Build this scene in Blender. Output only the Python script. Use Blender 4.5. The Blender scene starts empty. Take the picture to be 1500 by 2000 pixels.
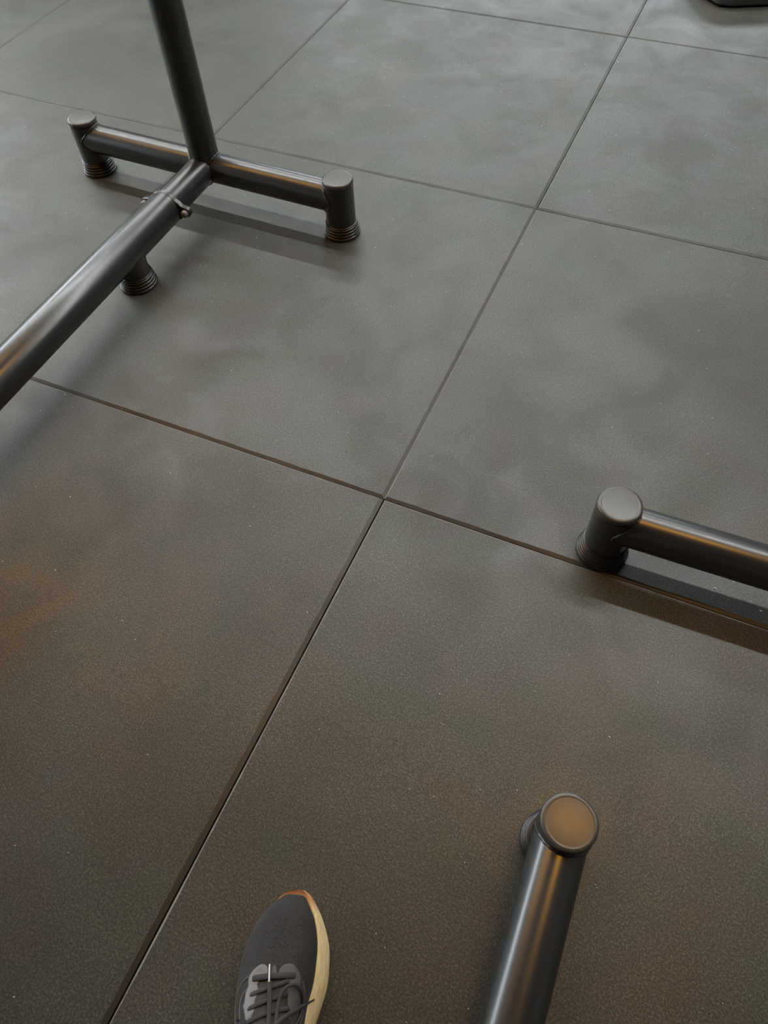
import bpy, bmesh, math, random
from mathutils import Vector, Matrix
from mathutils.bvhtree import BVHTree
PI = math.pi
rnd = random.Random(7)
scene = bpy.context.scene
COL = scene.collection

# ------------------------------------------------------------------ camera
CAM = Vector((0.367827, -0.728697, 1.177535))
FW = Vector((-0.25116016, 0.49484153, -0.83189569))
RT = Vector((0.91515601, 0.4013459, -0.03756253))
UP = Vector((-0.31529042, 0.77074856, 0.5536593))
cd = bpy.data.cameras.new('camera')
cam = bpy.data.objects.new('camera', cd); COL.objects.link(cam)
cd.sensor_fit = 'AUTO'; cd.sensor_width = 36.0
cd.lens = 1433.3 / 2000 * 36
cd.clip_start = 0.02
M = Matrix((RT, UP, -FW)).transposed().to_4x4(); M.translation = CAM
cam.matrix_world = M
scene.camera = cam

# ------------------------------------------------------------------ light and exposure
vs = scene.view_settings
vs.view_transform = 'Standard'; vs.look = 'None'; vs.gamma = 1.0; vs.exposure = 0.72
vs.use_curve_mapping = False
SKY = 8.0
H = 2.95
w = bpy.data.worlds.new('sky'); scene.world = w; w.use_nodes = True
bg = w.node_tree.nodes['Background']; bg.inputs[0].default_value = (0.85, 0.94, 1.0, 1); bg.inputs[1].default_value = SKY

WHITE = (0.94, 0.97, 0.95); AMBER = (1.0, 0.46, 0.06); WARM = (1.0, 0.85, 0.66)
# linear ceiling lamps: (x0, x1, y0, y1, radiance, colour)
LAMPS = [
    ('amber', -3.5, -1.0, 0.22, 0.265, 38, AMBER, 'long amber linear ceiling lamp above the rack with the upright'),
    ('amber', 0.42, 1.15, 0.22, 0.265, 76, AMBER, 'short amber linear ceiling lamp above the low stands'),
    ('white', -5.0, 3.6, 1.70, 1.745, 80, WHITE, 'long white linear ceiling lamp next to the amber one'),
    ('white', -5.2, 1.2, 3.40, 3.445, 92, WHITE, 'long white linear ceiling lamp farther towards the far windows'),
]
def area(name, loc, rot, sx, sy, rad, col, portal=False):
    d = bpy.data.lights.new(name, 'AREA'); d.shape = 'RECTANGLE'; d.size = sx; d.size_y = sy
    d.energy = rad * PI * sx * sy; d.color = col
    if portal: d.cycles.is_portal = True
    o = bpy.data.objects.new(name, d); COL.objects.link(o); o.location = loc; o.rotation_euler = rot
    return o
for k, x0, x1, y0, y1, rad, col, lb in LAMPS:
    area(k + '_lamp_light', ((x0+x1)/2, (y0+y1)/2, H-0.078), (0, 0, 0), x1-x0, y1-y0, rad, col)
# daylight enters through the two window openings
area('daylight_left', (-6.2, 0.7, 1.775), (0, -PI/2, 0), 1.15, 6.6, 1, (1, 1, 1), True)
area('daylight_far', (-1.85, 8.2, 2.275), (-PI/2, 0, 0), 6.1, .85, 1, (1, 1, 1), True)

# ------------------------------------------------------------------ helpers
def obj(name, bm, mat, parent=None, smooth=True, flat_angle=None):
    me = bpy.data.meshes.new(name)
    bmesh.ops.recalc_face_normals(bm, faces=bm.faces[:])
    bm.to_mesh(me); bm.free()
    if smooth:
        for p in me.polygons: p.use_smooth = True
        me.set_sharp_from_angle(angle=math.radians(flat_angle or 38))
    o = bpy.data.objects.new(name, me); COL.objects.link(o)
    if mat: me.materials.append(mat)
    if parent: o.parent = parent
    return o
def empty(name, loc, label, cat, rz=0, group=None):
    o = bpy.data.objects.new(name, None); COL.objects.link(o)
    o.location = loc; o.rotation_euler = (0, 0, rz); o.empty_display_size = .05
    o['label'] = label; o['category'] = cat
    if group: o['group'] = group
    return o
def struct(o, label=None):
    o['kind'] = 'structure'
    if label: o['label'] = label
    return o
def add_box(bm, x0, x1, y0, y1, z0, z1):
    r = bmesh.ops.create_cube(bm, size=1)
    bmesh.ops.scale(bm, vec=(x1-x0, y1-y0, z1-z0), verts=r['verts'])
    bmesh.ops.translate(bm, vec=((x0+x1)/2, (y0+y1)/2, (z0+z1)/2), verts=r['verts'])
    return r['verts']
def frame(d):
    d = Vector(d).normalized()
    a = Vector((0, 0, 1)) if abs(d.z) < .9 else Vector((0, 1, 0))
    u = d.cross(a).normalized(); v = u.cross(d).normalized()
    return d, u, v
def lathe(bm, prof, org, axis=(0, 0, 1), n=64, cap0=True, cap1=True):
    """prof: list of (t along the axis, radius)"""
    d, u, v = frame(axis); org = Vector(org)
    rings = []
    for t, r in prof:
        rings.append([bm.verts.new(org + d*t + (u*math.cos(2*PI*i/n) + v*math.sin(2*PI*i/n))*r) for i in range(n)])
    for a, b in zip(rings, rings[1:]):
        for i in range(n):
            bm.faces.new((a[i], a[(i+1) % n], b[(i+1) % n], b[i]))
    if cap0: bm.faces.new(rings[0][::-1])
    if cap1: bm.faces.new(rings[-1])
    return rings
def tube(bm, a, b, r, n=64):
    a = Vector(a); b = Vector(b)
    lathe(bm, [(0, r), ((b-a).length, r)], a, b-a, n)
def sweep(bm, pts, rad, n=10, flat=1.0, ups=None, taper=None):
    """tube along a polyline, optionally flattened along the local up"""
    pts = [Vector(p) for p in pts]; rings = []
    for i, p in enumerate(pts):
        t = (pts[min(i+1, len(pts)-1)] - pts[max(i-1, 0)]).normalized()
        up = ups[i] if ups else Vector((0, 0, 1))
        if abs(t.dot(up)) > .97: up = Vector((0, 1, 0))
        s = t.cross(up).normalized(); u = s.cross(t).normalized()
        k = taper[i] if taper else 1
        rings.append([bm.verts.new(p + (s*math.cos(2*PI*j/n) + u*math.sin(2*PI*j/n)*flat)*rad*k) for j in range(n)])
    for a, b in zip(rings, rings[1:]):
        for j in range(n): bm.faces.new((a[j], a[(j+1) % n], b[(j+1) % n], b[j]))
    bm.faces.new(rings[0][::-1]); bm.faces.new(rings[-1])

# ------------------------------------------------------------------ materials
def newmat(name):
    m = bpy.data.materials.new(name); m.use_nodes = True
    nt = m.node_tree; b = nt.nodes['Principled BSDF']
    return m, nt, b
def N(nt, t, **kw):
    n = nt.nodes.new(t)
    for k, v in kw.items(): setattr(n, k, v)
    return n
def noise(nt, vec, scale, detail=3, rough=.5, dist=0):
    n = N(nt, 'ShaderNodeTexNoise'); n.inputs['Scale'].default_value = scale
    n.inputs['Detail'].default_value = detail; n.inputs['Roughness'].default_value = rough
    n.inputs['Distortion'].default_value = dist
    nt.links.new(vec, n.inputs['Vector']); return n.outputs['Fac']
def ramp(nt, fac, stops):
    r = N(nt, 'ShaderNodeValToRGB'); e = r.color_ramp.elements
    while len(e) < len(stops): e.new(.5)
    for i, (p, c) in enumerate(stops):
        e[i].position = p; e[i].color = (c if len(c) == 4 else (*c, 1)) if not isinstance(c, (int, float)) else (c, c, c, 1)
    nt.links.new(fac, r.inputs[0]); return r.outputs[0]
def mix(nt, mode, fac, a, b):
    m = N(nt, 'ShaderNodeMix', data_type='RGBA', blend_type=mode)
    for s, v in ((m.inputs[0], fac), (m.inputs[6], a), (m.inputs[7], b)):
        if isinstance(v, (int, float)): s.default_value = v
        elif isinstance(v, tuple): s.default_value = (*v, 1) if len(v) == 3 else v
        else: nt.links.new(v, s)
    return m.outputs[2]
def maprange(nt, v, a, b, c, d):
    m = N(nt, 'ShaderNodeMapRange'); nt.links.new(v, m.inputs[0])
    for i, x in enumerate((a, b, c, d)): m.inputs[i+1].default_value = x
    return m.outputs[0]
def bump(nt, b, h, strength, dist):
    n = N(nt, 'ShaderNodeBump'); n.inputs['Strength'].default_value = strength; n.inputs['Distance'].default_value = dist
    nt.links.new(h, n.inputs['Height']); nt.links.new(n.outputs[0], b.inputs['Normal']); return n

def rubber_floor_mat(name, worn=True):
    m, nt, b = newmat(name)
    co = N(nt, 'ShaderNodeTexCoord').outputs['Object']
    big = noise(nt, co, 2.3, 5, .55, .4)
    mid = noise(nt, co, 5.5, 4, .6, .8)
    tint = noise(nt, co, 7.0, 2, .5)
    grain = noise(nt, co, 330, 2, .6)
    grain2 = noise(nt, co, 800, 1, .5)
    c = ramp(nt, big, [(.34, (.0275, .0278, .0220)), (.5, (.0375, .0383, .0308)), (.66, (.049, .0500, .0420))])
    c = mix(nt, 'MIX', maprange(nt, mid, .42, .72, 0, .55), c, (.046, .0455, .041))
    blobs = [(.10, .33, .22, .30), (.36, .36, .14, .22), (-.52, 1.10, .16, .34), (-.72, 1.28, .10, .25), (-.62, .02, .12, .30), (-.80, -.10, .2, .25), (-.52, .30, .12, .2),
             (.62, .62, .2, .2), (-.3, -.28, .2, .22), (.32, 1.5, .2, .25), (.75, 1.75, .16, .28), (-.95, .30, .14, .22), (1.0, .35, .2, .2), (.2, -.05, .1, .15)]
    wob = N(nt, 'ShaderNodeTexNoise'); wob.inputs['Scale'].default_value = 6; wob.inputs['Detail'].default_value = 4; nt.links.new(co, wob.inputs['Vector'])
    wv = N(nt, 'ShaderNodeVectorMath', operation='MULTIPLY_ADD'); nt.links.new(wob.outputs['Color'], wv.inputs[0]); wv.inputs[1].default_value = (.3, .3, 0); wv.inputs[2].default_value = (-.15, -.15, 0)
    wa = N(nt, 'ShaderNodeVectorMath', operation='ADD'); nt.links.new(co, wa.inputs[0]); nt.links.new(wv.outputs[0], wa.inputs[1])
    for bx_, by_, br_, bs_ in blobs:       # worn-in scuffs and stains where people stand
        ds = N(nt, 'ShaderNodeVectorMath', operation='DISTANCE'); nt.links.new(wa.outputs[0], ds.inputs[0]); ds.inputs[1].default_value = (bx_, by_, 0)
        mr = N(nt, 'ShaderNodeMapRange', interpolation_type='SMOOTHSTEP'); nt.links.new(ds.outputs['Value'], mr.inputs[0])
        for i_, v_ in enumerate((br_*.2, br_*1.25, bs_, 0)): mr.inputs[i_+1].default_value = v_
        c = mix(nt, 'MIX', mr.outputs[0], c, (.014, .011, .007))
    c = mix(nt, 'MULTIPLY', .8, c, ramp(nt, tint, [(.35, (1.10, .95, .93)), (.5, (1, 1, 1)), (.65, (.92, 1.04, .93))]))
    if worn:
        g = ramp(nt, grain, [(.36, .48), (.5, .92), (.62, 1.65), (.72, 2.5)])
        c = mix(nt, 'MULTIPLY', 1.0, c, g)
        vo = N(nt, 'ShaderNodeTexVoronoi'); vo.inputs['Scale'].default_value = 260; nt.links.new(co, vo.inputs['Vector'])
        sp = maprange(nt, vo.outputs['Distance'], .0, .16, 1, 0)
        wn = N(nt, 'ShaderNodeSeparateColor'); nt.links.new(vo.outputs['Color'], wn.inputs[0])
        pick = maprange(nt, wn.outputs[0], .74, .80, 0, .75)
        mm = N(nt, 'ShaderNodeMath', operation='MULTIPLY'); nt.links.new(sp, mm.inputs[0]); nt.links.new(pick, mm.inputs[1])
        c = mix(nt, 'MIX', mm.outputs[0], c, (.22, .22, .20))
        hh = N(nt, 'ShaderNodeMath', operation='ADD'); nt.links.new(grain, hh.inputs[0]); nt.links.new(grain2, hh.inputs[1])
        bump(nt, b, hh.outputs[0], .22, .0008)
    else:
        c = mix(nt, 'MULTIPLY', 1.0, c, (.70, .66, .60))
    nt.links.new(c, b.inputs['Base Color'])
    r = maprange(nt, mid, .35, .68, .55, .39)
    nt.links.new(r, b.inputs['Roughness'])
    b.inputs['Specular IOR Level'].default_value = .60 if worn else .45
    return m
M_floor = rubber_floor_mat('rubber_tile')
M_edge = rubber_floor_mat('rubber_tile_edge', False)
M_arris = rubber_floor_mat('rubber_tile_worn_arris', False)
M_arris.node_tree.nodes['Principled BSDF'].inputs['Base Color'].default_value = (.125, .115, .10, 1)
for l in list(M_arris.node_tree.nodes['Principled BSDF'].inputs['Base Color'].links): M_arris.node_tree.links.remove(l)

def coated(name, col, rough, spec=.5, coat=0, chips=False, bumpy=0.0):
    m, nt, b = newmat(name)
    co = N(nt, 'ShaderNodeTexCoord').outputs['Object']
    f = noise(nt, co, 38, 4, .6, .3)
    nt.links.new(mix(nt, 'MULTIPLY', 1.0, col, ramp(nt, f, [(.3, .85), (.7, 1.2)])), b.inputs['Base Color'])
    nt.links.new(maprange(nt, noise(nt, co, 9, 3, .5), .3, .7, rough-.008, rough+.03), b.inputs['Roughness'])
    b.inputs['Specular IOR Level'].default_value = spec
    b.inputs['Coat Weight'].default_value = coat; b.inputs['Coat Roughness'].default_value = rough*.7
    if chips:
        f2 = maprange(nt, noise(nt, co, 120, 3, .7), .70, .74, 0, .5)
        f3 = maprange(nt, noise(nt, co, 9, 2), .56, .62, 0, 1)
        m_ = N(nt, 'ShaderNodeMath', operation='MULTIPLY'); nt.links.new(f2, m_.inputs[0]); nt.links.new(f3, m_.inputs[1])
        src = b.inputs['Base Color'].links[0].from_socket
        nt.links.new(mix(nt, 'MIX', m_.outputs[0], src, (.16, .155, .145)), b.inputs['Base Color'])
    if bumpy: bump(nt, b, noise(nt, co, 500, 2), bumpy, .0006)
    return m
M_steel = coated('black_powder_coat', (.016, .017, .018), .293, 1.0, chips=True)
M_plast = coated('grey_plastic_cap', (.054, .052, .046), .31, .6)
M_rub = coated('black_rubber_foot', (.016, .016, .017), .31, .65)
M_bolt = coated('worn_steel_bolt', (.13, .125, .115), .36, .6)
M_dark = coated('dark_grey_paint', (.040, .040, .042), .55, .3)

# ------------------------------------------------------------------ the room (outside the frame except the floor)
mw, nt, b = newmat('wall_paint')
co = N(nt, 'ShaderNodeTexCoord').outputs['Object']
nt.links.new(ramp(nt, noise(nt, co, 1.5), [(.3, (.15, .145, .135)), (.7, (.18, .175, .165))]), b.inputs['Base Color']); b.inputs['Roughness'].default_value = .8
mc, nt, b = newmat('ceiling_paint')
co = N(nt, 'ShaderNodeTexCoord').outputs['Object']
nt.links.new(ramp(nt, noise(nt, co, 1.2), [(.3, (.10, .09, .075)), (.7, (.125, .11, .09))]), b.inputs['Base Color']); b.inputs['Roughness'].default_value = .85
mg, nt, b = newmat('window_glass'); b.inputs['Base Color'].default_value = (1, 1, 1, 1)
b.inputs['Roughness'].default_value = 0; b.inputs['Transmission Weight'].default_value = 1; b.inputs['IOR'].default_value = 1.0
mfr = coated('window_frame_paint', (.05, .05, .052), .45)

XL, XR, YN, YF = -6.0, 4.2, -4.0, 8.0
def wall(name, boxes, mat=mw):
    bm = bmesh.new()
    for q in boxes: add_box(bm, *q)
    return struct(obj(name, bm, mat, smooth=False))
wl = (-2.6, 4.0, 1.2, 2.35)      # window in the left wall y0,y1,z0,z1
wall('wall_left', [(XL-.2, XL, YN, wl[0], 0, H), (XL-.2, XL, wl[1], YF, 0, H), (XL-.2, XL, wl[0], wl[1], 0, wl[2]), (XL-.2, XL, wl[0], wl[1], wl[3], H)])
wf = (-4.9, 1.2, 1.85, 2.7)       # window in the far wall x0,x1,z0,z1
wall('wall_far', [(XL-.2, wf[0], YF, YF+.2, 0, H), (wf[1], XR+.2, YF, YF+.2, 0, H), (wf[0], wf[1], YF, YF+.2, 0, wf[2]), (wf[0], wf[1], YF, YF+.2, wf[3], H)])
wall('wall_right', [(XR, XR+.2, YN, YF, 0, H)])
wall('wall_near', [(XL-.2, XR+.2, YN-.2, YN, 0, H)])
wall('ceiling', [(XL-.2, XR+.2, YN-.2, YF+.2, H, H+.15)], mc)
def window(name, along_x, a0, a1, z0, z1, c, n):
    bm = bmesh.new(); t = .05
    def bx(u0, u1, v0, v1, d=.04):
        if along_x: add_box(bm, u0, u1, c-d, c+d, v0, v1)
        else: add_box(bm, c-d, c+d, u0, u1, v0, v1)
    bx(a0, a1, z0, z0+t); bx(a0, a1, z1-t, z1)
    for i in range(n+1):
        u = a0 + (a1-a0-t)*i/n; bx(u, u+t, z0+t, z1-t)
    o = struct(obj(name, bm, mfr, smooth=False))
    bm = bmesh.new()
    if along_x: vv = [(a0, c, z0), (a1, c, z0), (a1, c, z1), (a0, c, z1)]
    else: vv = [(c, a0, z0), (c, a1, z0), (c, a1, z1), (c, a0, z1)]
    bm.faces.new([bm.verts.new(v) for v in vv]); obj('pane', bm, mg, o, smooth=False)
window('window_1', False, wl[0], wl[1], wl[2], wl[3], XL-.1, 4)
window('window_2', True, wf[0], wf[1], wf[2], wf[3], YF+.1, 4)

# floor: one metre rubber tiles, each with sloping edges, and a dark bed under the joints
def tile_edge(a, b, step=.022, jit=.0008):
    a = Vector(a); b = Vector(b); n = max(2, int((b-a).length/step)); out = []
    nrm = Vector((-(b-a).y, (b-a).x, 0)).normalized()
    for i in range(n):
        out.append(a + (b-a)*i/n + (nrm*rnd.uniform(-jit, jit) if i else Vector()))
    return out
bm = bmesh.new()
me_edge_idx = 1
for i in range(-7, 5):
    for j in range(-4, 9):
        if i*1.0 >= XR or (i+1) < XL: continue
        g = .0007
        dx = rnd.uniform(-.0012, .0012); dz = rnd.uniform(-.0004, .0004)
        x0, x1, y0, y1 = i+g+dx, i+1-g+dx, j+g, j+1-g
        big, sm, dp = .0082, .0030, .0022
        fine = -3 <= i <= 1 and -2 <= j <= 2
        st = .02 if fine else .5
        jt = .0007 if fine else 0
        tx0, tx1, ty0, ty1 = x0+sm, x1-big, y0+big*.85, y1-sm
        top = []; bot = []
        cs = [((tx0, ty0), (tx1, ty0), (x0, y0), (x1, y0)), ((tx1, ty0), (tx1, ty1), (x1, y0), (x1, y1)),
              ((tx1, ty1), (tx0, ty1), (x1, y1), (x0, y1)), ((tx0, ty1), (tx0, ty0), (x0, y1), (x0, y0))]
        side = []
        for q4, (a, b_, c_, d_) in enumerate(cs):
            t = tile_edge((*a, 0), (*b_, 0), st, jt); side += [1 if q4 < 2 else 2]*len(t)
            n = len(t); ca = Vector((*c_, 0)); da = Vector((*d_, 0))
            for k, q in enumerate(t):
                top.append(bm.verts.new((q.x, q.y, dz)))
                qq = ca + (da-ca)*k/n
                bot.append((bm.verts.new((qq.x, qq.y, dz-dp)), bm.verts.new((qq.x, qq.y, -.02))))
        f = bm.faces.new(top); f.material_index = 0
        n = len(top)
        for k in range(n):
            l = (k+1) % n
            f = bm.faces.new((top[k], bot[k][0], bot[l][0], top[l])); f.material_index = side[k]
            f = bm.faces.new((bot[k][0], bot[k][1], bot[l][1], bot[l][0])); f.material_index = 1
add_box(bm, XL, XR, YN, YF, -.06, -.012)
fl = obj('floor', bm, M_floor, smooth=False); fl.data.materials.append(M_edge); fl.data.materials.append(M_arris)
struct(fl, 'dark grey-brown rubber tile floor with sloping joints')

# ceiling lamps (housing and clips; the light itself is the lamp above)
for k, x0, x1, y0, y1, rad, col, lb in LAMPS:
    t = empty('ceiling_lamp', ((x0+x1)/2, (y0+y1)/2, H), lb, 'ceiling lamp')
    hx = (x1-x0)/2 + .02; hy = (y1-y0)/2 + .008
    bm = bmesh.new(); add_box(bm, -hx, hx, -hy, hy, -.075, -.0); 
    obj('housing', bm, M_dark, t, smooth=False)

# ------------------------------------------------------------------ tube frames
CAP_H = .15
def foot_post(parent, x, y, top=True, hi=.134):
    """upright stub with plastic cap and ribbed rubber shoe"""
    bm = bmesh.new()
    if top: prof = [(.012, .0376), (.132, .0376), (.1345, .0380), (.1368, .0378), (.1374, .0366)]
    else: prof = [(.012, .0365), (.05, .0362), (.066, .037), (.08, .041), (.088, .043)]
    lathe(bm, prof, (x, y, 0)); obj('foot_post', bm, M_steel, parent)
    if top:
        bm = bmesh.new()
        lathe(bm, [(.1340, .0352), (.1378, .0354), (.1384, .0376), (.1396, .0382), (.1450, .0382), (.1478, .0374), (.1493, .0356), (.1499, .0330), (.1499, .0318), (.1496, .0312), (.1497, .0300), (.1501, .012)], (x, y, 0))
        obj('end_cap', bm, M_plast, parent, flat_angle=60)
    bm = bmesh.new()
    prof = [(.0, .0440), (.0012, .0460)]
    zz = .003
    for q in range(4):
        r = .0470 - q*.0016
        prof += [(zz, r-.0005), (zz+.0015, r), (zz+.0035, r+.0002), (zz+.0052, r-.0008), (zz+.0060, r-.0042), (zz+.0070, r-.0042)]
        zz += .0074
    prof += [(zz, .0405), (zz+.0018, .0402), (zz+.0026, .0388), (zz+.0026, .0360)]
    lathe(bm, prof, (x, y, 0), n=80); obj('rubber_foot', bm, M_rub, parent, flat_angle=50)
def weld(bm, org, axis, r1, r2, n=72):
    """irregular weld bead where a horizontal tube (radius r1) meets a vertical stub (radius r2)"""
    d, u, v = frame(axis); pts = []
    for i in range(n+1):
        a = 2*PI*i/n
        s = r1*math.cos(a); h = r1*math.sin(a)
        dd = math.sqrt(max(r2*r2 - s*s, 1e-6))
        pts.append(Vector(org) + d*(dd+.0004*math.sin(i*2.3)) + u*s*1.01 + v*h*1.01)
    sweep(bm, pts[:-1] + [pts[0]], .0026, 8, taper=[1+.18*math.sin(i*1.9) for i in range(n+1)])

AX = .0965; RTB = .0370
# left T-shaped frame with upright
lt = empty('squat_rack', (-.827, .737, 0), 'black tubular rack with upright post, T-shaped base and bolted sleeve, at upper left', 'gym rack')
fx1, fy1, fx2, fy2 = -.3885, .009, .3885, -.006
bm = bmesh.new(); tube(bm, (fx1+.003, fy1, AX), (fx2-.003, fy2, AX), RTB); obj('cross_tube', bm, M_steel, lt)
for wo, wa, wr1, wr2 in (((fx1, fy1, AX), (1, -.02, 0), RTB, .0376), ((fx2, fy2, AX), (-1, .02, 0), RTB, .0376), ((0, .002, AX+.001), (0, -1, 0), .0365, RTB)):
    bm = bmesh.new(); weld(bm, wo, wa, wr1, wr2); obj('weld_bead', bm, M_steel, lt, flat_angle=80)
bm = bmesh.new()
pts = []
for i in range(73):
    a = 2*PI*i/72; X = .0385*math.cos(a); Y = .0385*math.sin(a)
    pts.append((X, Y, AX + math.sqrt(max(RTB**2 - Y*Y*.93, 0)) + .0005))
sweep(bm, pts, .0026, 8)
obj('weld_bead', bm, M_steel, lt, flat_angle=80)
foot_post(lt, fx1, fy1); foot_post(lt, fx2, fy2)
bm = bmesh.new(); lathe(bm, [(AX, .0378), (1.75, .0378)], (0, 0, 0)); obj('upright_post', bm, M_steel, lt)
bm = bmesh.new(); lathe(bm, [(1.75, .0378), (1.752, .0390), (1.762, .0388), (1.766, .036), (1.767, .03)], (0, 0, 0)); obj('post_cap', bm, M_plast, lt)
bm = bmesh.new(); tube(bm, (0, 0, AX+.001), (0, -.32, AX+.001), .0365); obj('inner_tube', bm, M_steel, lt)
# outer sleeve
SY = -.185
bm = bmesh.new()
lathe(bm, [(0, .0370), (0, .0402), (.0015, .0412), (.004, .0415), (1.42, .0415), (1.422, .040)], (0, SY, AX+.001), (0, -1, 0), n=80); obj('outer_sleeve', bm, M_steel, lt)
# bolted lug collar: rounded lugs left and right of the sleeve mouth
bm = bmesh.new()
def lug_outline(n=26):
    R0, R1, c = .0422, .0125, .0590
    pts = []
    ph = math.radians(38)
    def arc(cx, cz, r, a0, a1, k):
        return [(cx+r*math.cos(a0+(a1-a0)*i/k), cz+r*math.sin(a0+(a1-a0)*i/k)) for i in range(k+1)]
    pts += arc(0, 0, R0, ph, PI-ph, 18)
    pts += [(-.0425, .0205), (-.048, .0150)]
    pts += arc(-c, 0, R1, PI*.60, PI*1.40, 12)
    pts += [(-.048, -.0150), (-.0425, -.0205)]
    pts += arc(0, 0, R0, PI+ph, 2*PI-ph, 18)
    pts += [(.0425, -.0205), (.048, -.0150)]
    pts += arc(c, 0, R1, -PI*.40, PI*.40, 12)
    pts += [(.048, .0150), (.0425, .0205)]
    return pts
o = lug_outline()
th = .012
fr = [bm.verts.new((a, SY+.001, AX+.001+b_)) for a, b_ in o]; bk = [bm.verts.new((a, SY-th, AX+.001+b_)) for a, b_ in o]
bm.faces.new(fr); bm.faces.new(bk[::-1])
for i in range(len(o)): bm.faces.new((fr[i], bk[i], bk[(i+1) % len(o)], fr[(i+1) % len(o)]))
lug = obj('flange_lug', bm, M_steel, lt)
bv = lug.modifiers.new('bevel', 'BEVEL'); bv.width = .0018; bv.segments = 3; bv.limit_method = 'ANGLE'
for sx in (-1, 1):
    bm = bmesh.new()
    lathe(bm, [(-.002, .0088), (.006, .0088), (.009, .0082), (.0115, .0060), (.0125, .002)], (sx*.0590, SY-th, AX+.001), (0, -1, 0), n=28)
    obj('bolt', bm, M_bolt, lt)['label'] = 'dull steel round bolt head'
foot_post(lt, .003, -.371, top=False)
foot_post(lt, 0, -1.50, top=False)
bm = bmesh.new(); lathe(bm, [(0, .0415), (.003, .0420), (.012, .0410), (.016, .036)], (0, SY-1.42, AX+.001), (0, -1, 0)); obj('tube_plug', bm, M_plast, lt)

# right low frame: cross tube on capped feet
rt = empty('exercise_stand', (.417, .0475, 0), 'low black tubular base with one grey cap, leaving the right edge of the picture', 'exercise stand')
tl = math.radians(1.2)
ux, uy = math.cos(tl), math.sin(tl)
bm = bmesh.new(); tube(bm, (.003*ux, .003*uy, AX), (.774*ux, .774*uy, AX), RTB); obj('cross_tube', bm, M_steel, rt)
for wo, wa in (((0, 0, AX), (ux, uy, 0)), ((.777*ux, .777*uy, AX), (-ux, -uy, 0))):
    bm = bmesh.new(); weld(bm, wo, wa, RTB, .0376); obj('weld_bead', bm, M_steel, rt, flat_angle=80)
foot_post(rt, 0, 0); foot_post(rt, .777*ux, .777*uy)

# lower right frame: tube running towards the viewer from one capped foot
bt = empty('floor_stand', (.4765, -.4695, 0), 'black floor tube with round end cap, running out of the bottom edge beside the shoe', 'exercise stand')
sa = math.radians(1.0)
dx, dy = math.sin(sa), -math.cos(sa)
bm = bmesh.new(); tube(bm, (dx*.003, dy*.003, AX), (dx*.997, dy*.997, AX), RTB); obj('long_tube', bm, M_steel, bt)
for wo, wa in (((0, 0, AX), (dx, dy, 0)), ((dx, dy, AX), (-dx, -dy, 0))):
    bm = bmesh.new(); weld(bm, wo, wa, RTB, .0376); obj('weld_bead', bm, M_steel, bt, flat_angle=80)
foot_post(bt, 0, 0); foot_post(bt, dx, dy)

# dark block-shaped foot of a machine at the far edge
mb = empty('machine_base', (.262, 2.300, 0), 'dark grey flat block on the floor cut off by the top right corner', 'machine base', math.radians(24))
bm = bmesh.new()
o = [(.018, 0), (.60, 0), (.62, .02), (.62, .40), (.60, .42), (-.10, .42), (-.06, .10), (-.025, .018)]
lo = [bm.verts.new((a, b_, .006)) for a, b_ in o]; hi = [bm.verts.new((a, b_, .055)) for a, b_ in o]
bm.faces.new(lo[::-1]); bm.faces.new(hi)
for i in range(len(o)): bm.faces.new((lo[i], lo[(i+1) % len(o)], hi[(i+1) % len(o)], hi[i]))
bo = obj('block', bm, M_dark, mb)
bv = bo.modifiers.new('bevel', 'BEVEL'); bv.width = .008; bv.segments = 4; bv.limit_method = 'ANGLE'; bv.angle_limit = .3
for px, py in ((.06, .06), (.55, .06), (.55, .36), (.0, .36)):
    bm = bmesh.new(); lathe(bm, [(0, .022), (.003, .024), (.013, .024)], (px, py, 0), n=24); obj('pad_foot', bm, M_rub, mb)

# ------------------------------------------------------------------ running shoe
ang = math.radians(108) - PI/2
sh = empty('running_shoe', (.1685, -.680, 0), 'black knit running shoe with cream midsole, pointing up from the bottom edge', 'shoe', ang)
# local frame: x = lateral (w), y = -s (heel behind)
ST = [0, .002, .006, .015, .03, .055, .08, .105, .13, .16, .19, .22, .25, .275, .29]
UL = [-.008, -.016, -.023, -.033, -.045, -.057, -.0625, -.0635, -.062, -.056, -.047, -.041, -.038, -.030, -.012]
URR = [.007, .0118, .016, .021, .030, .0375, .0395, .0388, .0345, .034, .034, .034, .033, .027, .012]
ZT = [.031, .034, .038, .044, .049, .055, .061, .068, .077, .090, .102, .098, .090, .092, .085]
OR = [.009, .0143, .0190, .0270, .0375, .0490, .0532, .0538, .0490, .042, .040, .041, .040, .034, .016]
ZB = .030
def itp(x, xs, ys):
    if x <= xs[0]: return ys[0]
    for i in range(len(xs)-1):
        if x <= xs[i+1]:
            # catmull-rom like smooth interpolation
            x0, x1 = xs[i], xs[i+1]; y0, y1 = ys[i], ys[i+1]
            m0 = (y1-ys[max(i-1, 0)])/(x1-xs[max(i-1, 0)]) if i > 0 else (y1-y0)/(x1-x0)
            m1 = (ys[min(i+2, len(xs)-1)]-y0)/(xs[min(i+2, len(xs)-1)]-x0)
            t = (x-x0)/(x1-x0); h = x1-x0
            return (2*t**3-3*t*t+1)*y0 + (t**3-2*t*t+t)*h*m0 + (-2*t**3+3*t*t)*y1 + (t**3-t*t)*h*m1
    return ys[-1]
stations = [0.0, .001, .0025, .0045, .007, .010, .014, .019, .025] + [.032+.0086*i for i in range(31)]
stations = [s for s in stations if s < .2895] + [.29]
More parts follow.
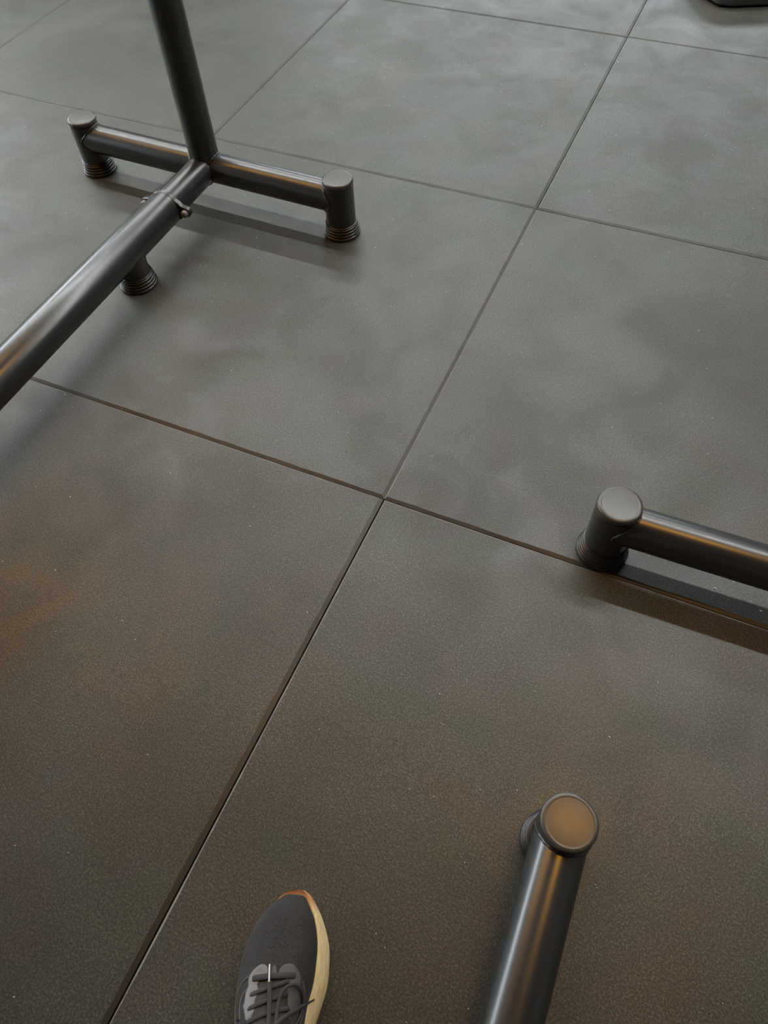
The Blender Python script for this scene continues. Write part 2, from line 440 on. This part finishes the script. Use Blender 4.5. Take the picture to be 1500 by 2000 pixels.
# knit upper material
mu, nt, b = newmat('black_knit')
tc = N(nt, 'ShaderNodeTexCoord').outputs['Object']
mp = N(nt, 'ShaderNodeMapping'); mp.inputs['Scale'].default_value = (1.7, .75, 1); mp.inputs['Rotation'].default_value = (0, 0, .35)
nt.links.new(tc, mp.inputs[0])
kn = N(nt, 'ShaderNodeTexVoronoi'); kn.inputs['Scale'].default_value = 260; nt.links.new(mp.outputs[0], kn.inputs['Vector'])
# perforated zone: middle of the toe box
sx = N(nt, 'ShaderNodeSeparateXYZ'); nt.links.new(tc, sx.inputs[0])
zx = maprange(nt, sx.outputs[0], .012, .024, 1, 0); zx2 = maprange(nt, sx.outputs[0], -.048, -.030, 0, 1)
zy = maprange(nt, sx.outputs[1], -.034, -.022, 1, 0)
def mul(a, c):
    m_ = N(nt, 'ShaderNodeMath', operation='MULTIPLY'); nt.links.new(a, m_.inputs[0]); nt.links.new(c, m_.inputs[1]); return m_.outputs[0]
zone = mul(mul(zx, zx2), zy)
hole = mul(maprange(nt, kn.outputs['Distance'], .0, .42, 1, 0), zone)
base = ramp(nt, noise(nt, tc, 45, 3), [(.3, (.012, .0115, .0115)), (.7, (.018, .017, .0175))])
nt.links.new(mix(nt, 'MIX', hole, base, (.003, .003, .003)), b.inputs['Base Color'])
b.inputs['Roughness'].default_value = .72; b.inputs['Sheen Weight'].default_value = .10; b.inputs['Sheen Roughness'].default_value = .4
wv = noise(nt, mp.outputs[0], 700, 1)
ad = N(nt, 'ShaderNodeMath', operation='SUBTRACT'); nt.links.new(wv, ad.inputs[0]); nt.links.new(hole, ad.inputs[1])
bump(nt, b, ad.outputs[0], .9, .0012)
mcr, nt, b = newmat('cream_foam')
tc = N(nt, 'ShaderNodeTexCoord').outputs['Object']
mp = N(nt, 'ShaderNodeMapping'); mp.inputs['Scale'].default_value = (1, .12, 1); nt.links.new(tc, mp.inputs[0])
f1 = noise(nt, mp.outputs[0], 330, 4, .6, .5)
cc = ramp(nt, f1, [(.3, (.68, .50, .23)), (.5, (.82, .66, .36)), (.7, (.92, .80, .52))])
sx = N(nt, 'ShaderNodeSeparateXYZ'); nt.links.new(tc, sx.inputs[0])
toe_f = maprange(nt, sx.outputs[1], -.022, -.006, 0, 1)
cc = mix(nt, 'MIX', toe_f, cc, (.62, .30, .13))
nt.links.new(cc, b.inputs['Base Color']); b.inputs['Roughness'].default_value = .55
bump(nt, b, f1, .25, .0008)
m_over, nt, b = newmat('grey_overlay')
tc = N(nt, 'ShaderNodeTexCoord').outputs['Object']
nt.links.new(ramp(nt, noise(nt, tc, 90, 4, .6), [(.3, (.105, .110, .115)), (.7, (.165, .172, .178))]), b.inputs['Base Color']); b.inputs['Roughness'].default_value = .5
m_over2 = coated('dark_overlay', (.062, .062, .062), .55, .4)
m_lace = coated('dark_lace', (.038, .038, .041), .75, .3, bumpy=.5)
m_tip = coated('silver_aglet', (.62, .62, .66), .25, .7)
m_tongue = coated('dark_tongue', (.040, .037, .038), .8, .3, bumpy=.4)
m_sole = coated('outsole_rubber', (.02, .02, .02), .6)

def upper_ring(s, n=44):
    l, r, t = itp(s, ST, UL), itp(s, ST, URR), itp(s, ST, ZT)
    c, h = (l+r)/2, (r-l)/2; out = []
    for i in range(n+1):
        a = PI*i/n; cx = math.cos(a); sn = math.sin(a)
        x = math.copysign(abs(cx)**.8, cx)
        z = ZB + (t-ZB)*(max(sn, 0))**1.0
        out.append((c+h*x, -s, z))
    return out
bm = bmesh.new(); rings = []
toe_lift = lambda s: .006*max(0, 1-s/.05)**2
for s in stations:
    q = upper_ring(s)
    ring = [bm.verts.new((x, y, z+toe_lift(s)*.3)) for x, y, z in q]
    # inner lower lip
    lo0 = bm.verts.new((q[0][0]*.97, -s, ZB-.006+toe_lift(s))); lo1 = bm.verts.new((q[-1][0]*.97, -s, ZB-.006+toe_lift(s)))
    rings.append([lo0]+ring+[lo1])
for k, (a, c) in enumerate(zip(rings, rings[1:])):
    s = stations[k]
    for i in range(len(a)-1):
        # ankle opening
        m_ = (len(a)-1)/2; 
        if s > .198 and s < .272 and abs(i+.5-m_) < 12: continue
        bm.faces.new((a[i], a[i+1], c[i+1], c[i]))
bm.faces.new(rings[0][::-1]); bm.faces.new(rings[-1])
up = obj('upper', bm, mu, sh, flat_angle=80)
if sum(p.normal.z for p in up.data.polygons) < 0: up.data.flip_normals()
so = up.modifiers.new('thick', 'SOLIDIFY'); so.thickness = .0025; so.offset = -1
bmt = bmesh.new()
rr = []
for s in stations: rr.append([bmt.verts.new(Vector((x, y, z+toe_lift(s)*.3))) for x, y, z in upper_ring(s)])
for a, c in zip(rr, rr[1:]):
    for i in range(len(a)-1): bmt.faces.new((a[i], a[i+1], c[i+1], c[i]))
bmt.normal_update(); BV = BVHTree.FromBMesh(bmt); bmt.free()
def drape(s, w, up_=0.0):
    hit = BV.ray_cast(Vector((w, -s, .3)), Vector((0, 0, -1)))
    if hit[0] is None: return Vector((w, -s, ZB)), Vector((0, 0, 1))
    n = hit[1] if hit[1].z > 0 else -hit[1]
    return hit[0] + n*up_, n
# midsole: lofted outline, bulging past the upper on the outer side
bm = bmesh.new(); rings = []
for s in stations:
    tl_ = .011*max(0, 1-s/.06)**1.6
    l, r = itp(s, ST, UL), itp(s, ST, URR); o_ = itp(s, ST, OR)
    li = l + .0045 if s > .03 else l*.95 + .0002
    hl = .036 + .004*min(1, s/.2) + (0.012 if s > .2 else 0)*min(1, (s-.2)/.06)
    zt = hl + tl_*.35
    prof = [(li+.008, tl_), (li+.002, tl_+.003), (li, tl_+.012), (li+.001, zt-.008), (li+.003, zt-.002), (li+.006, zt-.004),
            (r-.006, zt-.004), (r-.0005, zt+.0008), (r+.0015, zt-.0008), (r+(o_-r)*.45, zt-.008), (r+(o_-r)*.85, zt-.018), (o_, tl_+.011), (o_-.001, tl_+.004), (o_-.005, tl_)]
    sf = s - .0036*max(0, 1-s/.05)
    rings.append([bm.verts.new((x, -sf, z)) for x, z in prof])
for a, c in zip(rings, rings[1:]):
    for i in range(len(a)): bm.faces.new((a[i], a[(i+1) % len(a)], c[(i+1) % len(a)], c[i]))
bm.faces.new(rings[0]); bm.faces.new(rings[-1][::-1])
ms = obj('midsole', bm, mcr, sh, flat_angle=70); ms['label'] = 'cream foam midsole, orange at the toe'
bm = bmesh.new(); rings = []
for s in stations[3:]:
    tl_ = .011*max(0, 1-s/.06)**1.6
    l = itp(s, ST, UL)+.008; o_ = itp(s, ST, OR)-.005
    rings.append([bm.verts.new((l, -s, tl_+.0015)), bm.verts.new((o_, -s, tl_+.0015)), bm.verts.new((o_-.001, -s, tl_-.0005*0)), bm.verts.new((l+.001, -s, tl_))])
for a, c in zip(rings, rings[1:]):
    for i in range(4): bm.faces.new((a[i], a[(i+1) % 4], c[(i+1) % 4], c[i]))
bm.faces.new(rings[0]); bm.faces.new(rings[-1][::-1])
obj('outsole', bm, m_sole, sh)

def patch(name, poly, mat, th=.0012, parent=None):
    """raised overlay: a smoothed outline filled with a grid and draped over the upper"""
    P = []
    n = len(poly)
    for i in range(n):
        p0, p1, p2, p3 = poly[i-1], poly[i], poly[(i+1) % n], poly[(i+2) % n]
        for k in range(5):
            t = k/5
            P.append(tuple(.5*((2*p1[j]) + (-p0[j]+p2[j])*t + (2*p0[j]-5*p1[j]+4*p2[j]-p3[j])*t*t + (-p0[j]+3*p1[j]-3*p2[j]+p3[j])*t**3) for j in (0, 1)))
    bm = bmesh.new()
    vs_ = [bm.verts.new((w_, -s_, 0)) for s_, w_ in P]
    f = bm.faces.new(vs_)
    bmesh.ops.triangulate(bm, faces=[f])
    for _ in range(3):
        es = [e for e in bm.edges if e.calc_length() > .0022]
        if es: bmesh.ops.subdivide_edges(bm, edges=es, cuts=1)
        bmesh.ops.triangulate(bm, faces=[f for f in bm.faces if len(f.verts) > 3])
    top = bm.faces[:]
    bd = {v for e in bm.edges if e.is_boundary for v in e.verts}
    for v in bm.verts:
        q, nn = drape(-v.co.y, v.co.x, th*(.45 if v in bd else 1)); v.co = q
    bedges = [e for e in bm.edges if e.is_boundary]
    ex = bmesh.ops.extrude_edge_only(bm, edges=bedges)
    for v in [g for g in ex['geom'] if isinstance(g, bmesh.types.BMVert)]: v.co.z -= .0016
    return obj(name, bm, mat, parent or sh, flat_angle=70)
def spline(pts, k=8):
    out = []
    q = [pts[0]] + list(pts) + [pts[-1]]
    for i in range(1, len(q)-2):
        for j in range(k):
            t = j/k
            out.append(tuple(.5*((2*q[i][c]) + (-q[i-1][c]+q[i+1][c])*t + (2*q[i-1][c]-5*q[i][c]+4*q[i+1][c]-q[i+2][c])*t*t + (-q[i-1][c]+3*q[i][c]-3*q[i+1][c]+q[i+2][c])*t**3) for c in range(len(pts[0]))))
    out.append(pts[-1]); return out
def strap(name, pts, rad, lift, mat, flat=.45, parent=None, taper=None, n=8):
    """lace or piping following the upper; pts = (s, w[, extra lift])"""
    pts = [p if len(p) == 3 else (*p, 0) for p in pts]
    sp = spline(pts); P = []; U = []
    for s_, w_, e in sp:
        q, nn = drape(s_, w_, lift+e); P.append(q); U.append(nn)
    bm = bmesh.new(); sweep(bm, P, rad, n, flat, U, [taper(i/(len(P)-1)) for i in range(len(P))] if taper else None)
    return obj(name, bm, mat, parent or sh, flat_angle=70)

# tongue between the eyestays
patch('tongue', [(.098, -.019), (.094, -.012), (.096, -.005), (.104, .004), (.118, .008), (.140, .012), (.165, .016), (.196, .020), (.196, -.026), (.165, -.028), (.140, -.029), (.118, -.029), (.106, -.027)], m_tongue, .0010)
eyeL = [(.0908, -.0216), (.0888, -.0289), (.0938, -.037), (.1018, -.0424), (.1084, -.0432), (.1141, -.0415), (.1208, -.0430), (.1303, -.0422), (.1367, -.0423), (.1424, -.0392), (.150, -.0345), (.1470, -.0290), (.135, -.0262), (.1282, -.0286), (.1209, -.0267), (.1145, -.0278), (.1115, -.0295), (.1047, -.0272), (.1010, -.0218), (.097, -.0185)]
eyeR = [(.0977, -.0061), (.0899, -.0039), (.085, .0029), (.0846, .0106), (.0894, .0172), (.0955, .022), (.1011, .0239), (.1076, .0245), (.115, .0250), (.128, .0265), (.145, .0260), (.160, .025), (.160, .018), (.140, .0160), (.1268, .0125), (.1158, .0090), (.1068, .0093), (.1013, .0072), (.0981, -.0005)]
patch('eyestay', eyeL, m_over, .0016)['label'] = 'light grey lace overlay'
patch('eyestay', eyeR, m_over2, .0016)['label'] = 'grey lace overlay with rounded front lobe'
patch('tongue_tab', [(.0995, -.0140), (.091, -.0150), (.0882, -.0122), (.0904, -.0090), (.0985, -.0070)], m_over2, .0024)
# darker side overlays (piping) on the inner side
for pts in ([(.160, -.0455), (.1460, -.0535), (.1301, -.0565), (.1135, -.0525), (.1036, -.0432)], [(.150, -.0435), (.1372, -.0480), (.1244, -.0470), (.1183, -.0422)],
            [(.155, .0290), (.135, .0310), (.115, .0300), (.102, .0255)]):
    strap('piping', pts, .0016, .0002, m_over2, .6)
# laces
strap('lace', [(.1062, -.0368, -.0012), (.1052, -.033), (.1025, -.0180, .0010), (.0995, .000, .0010), (.0975, .0125), (.0978, .0160, -.001)], .0034, .0030, m_lace, .30)
for pts in ([(.1245, -.0362, -.001), (.1215, -.031), (.1150, -.0161, .001), (.1095, -.003, .001), (.1035, .0090)],
            [(.1395, -.0350, -.001), (.1355, -.029), (.1284, -.0147, .001), (.1235, -.003, .001), (.1175, .0105)],
            [(.1520, -.0330, -.001), (.1490, -.027), (.1413, -.0117, .001), (.137, .001, .001), (.1320, .0150)],
            [(.1660, -.0320, -.001), (.1620, -.026), (.1550, -.0100, .001), (.151, .003, .001), (.1460, .0180)]):
    strap('lace', pts, .0026, .0020, m_lace, .38, taper=lambda t: .35+.75*math.sin(PI*min(1, t*1.6+.12)) if t < .3 else 1.0)
l1 = strap('lace', [(.1075, -.0145, .0018), (.125, -.0098, .0022), (.150, -.0052, .0022), (.168, -.001, .003), (.180, 0, .0042)], .0029, .0042, m_lace, .5)
strap('aglet', [(.0895, -.0181, .0002), (.0990, -.0162, .0016), (.1090, -.0141, .0018)], .0011, .0050, m_tip, 1.0, parent=l1)['label'] = 'shiny silver lace tip'
strap('lace', [(.180, .002, .003), (.1493, .0024, .002), (.1292, .0012, .0025), (.1172, .0039, .004), (.1100, .0105, .004), (.1088, .0190, .002), (.1155, .0262, .001), (.1300, .0275, .0005), (.150, .022, .002), (.175, .006, .004)], .0022, .0045, m_lace, .55)
strap('lace', [(.180, -.004, .003), (.1600, .0000, .003), (.1474, .0070, .003), (.1344, .0201, .002), (.1260, .0290, .001), (.1190, .0368, .000)], .0024, .0050, m_lace, .5, taper=lambda t: 1.15 if t < .6 else 1.15-1.9*(t-.6))
# eyelet
q, nn = drape(.1475, -.0470, .0004)
bm = bmesh.new(); lathe(bm, [(0, .0042), (.0012, .0040), (.0016, .0030)], q, nn, n=20); obj('eyelet', bm, m_sole, sh)

# ------------------------------------------------------------------ lint and grit on the floor: nobody could count it
ml, nt, b = newmat('pale_lint'); b.inputs['Base Color'].default_value = (.55, .54, .50, 1); b.inputs['Roughness'].default_value = .8
bm = bmesh.new()
spots = [(-.32, 1.0), (.10, .9)]
rl = random.Random(31)
for k in range(520):
    x = rl.uniform(-2.2, 1.3); y = rl.uniform(-1.1, 2.3)
    L = rl.choice((.0005, .0005, .0006, .0007, .0010)); W = rl.uniform(.00035, .0007); a = rl.uniform(0, PI)
    if rl.random() < .05: L *= 2.2
    vv = add_box(bm, -L, L, -W, W, 0, .0007)
    bmesh.ops.rotate(bm, verts=vv, cent=(0, 0, 0), matrix=Matrix.Rotation(a, 3, 'Z'))
    bmesh.ops.translate(bm, verts=vv, vec=(x, y, .0004))
for x, y in ((.50, .085), (.512, .079), (.528, .078), (.62, .045), (.70, .03)):
    vv = add_box(bm, -.002, .002, -.001, .001, 0, .001)
    bmesh.ops.translate(bm, verts=vv, vec=(x, y, .0004))
li = obj('lint', bm, ml, smooth=False)
li['label'] = 'scattered pale specks of lint and grit on the rubber floor'; li['category'] = 'lint'; li['kind'] = 'stuff'
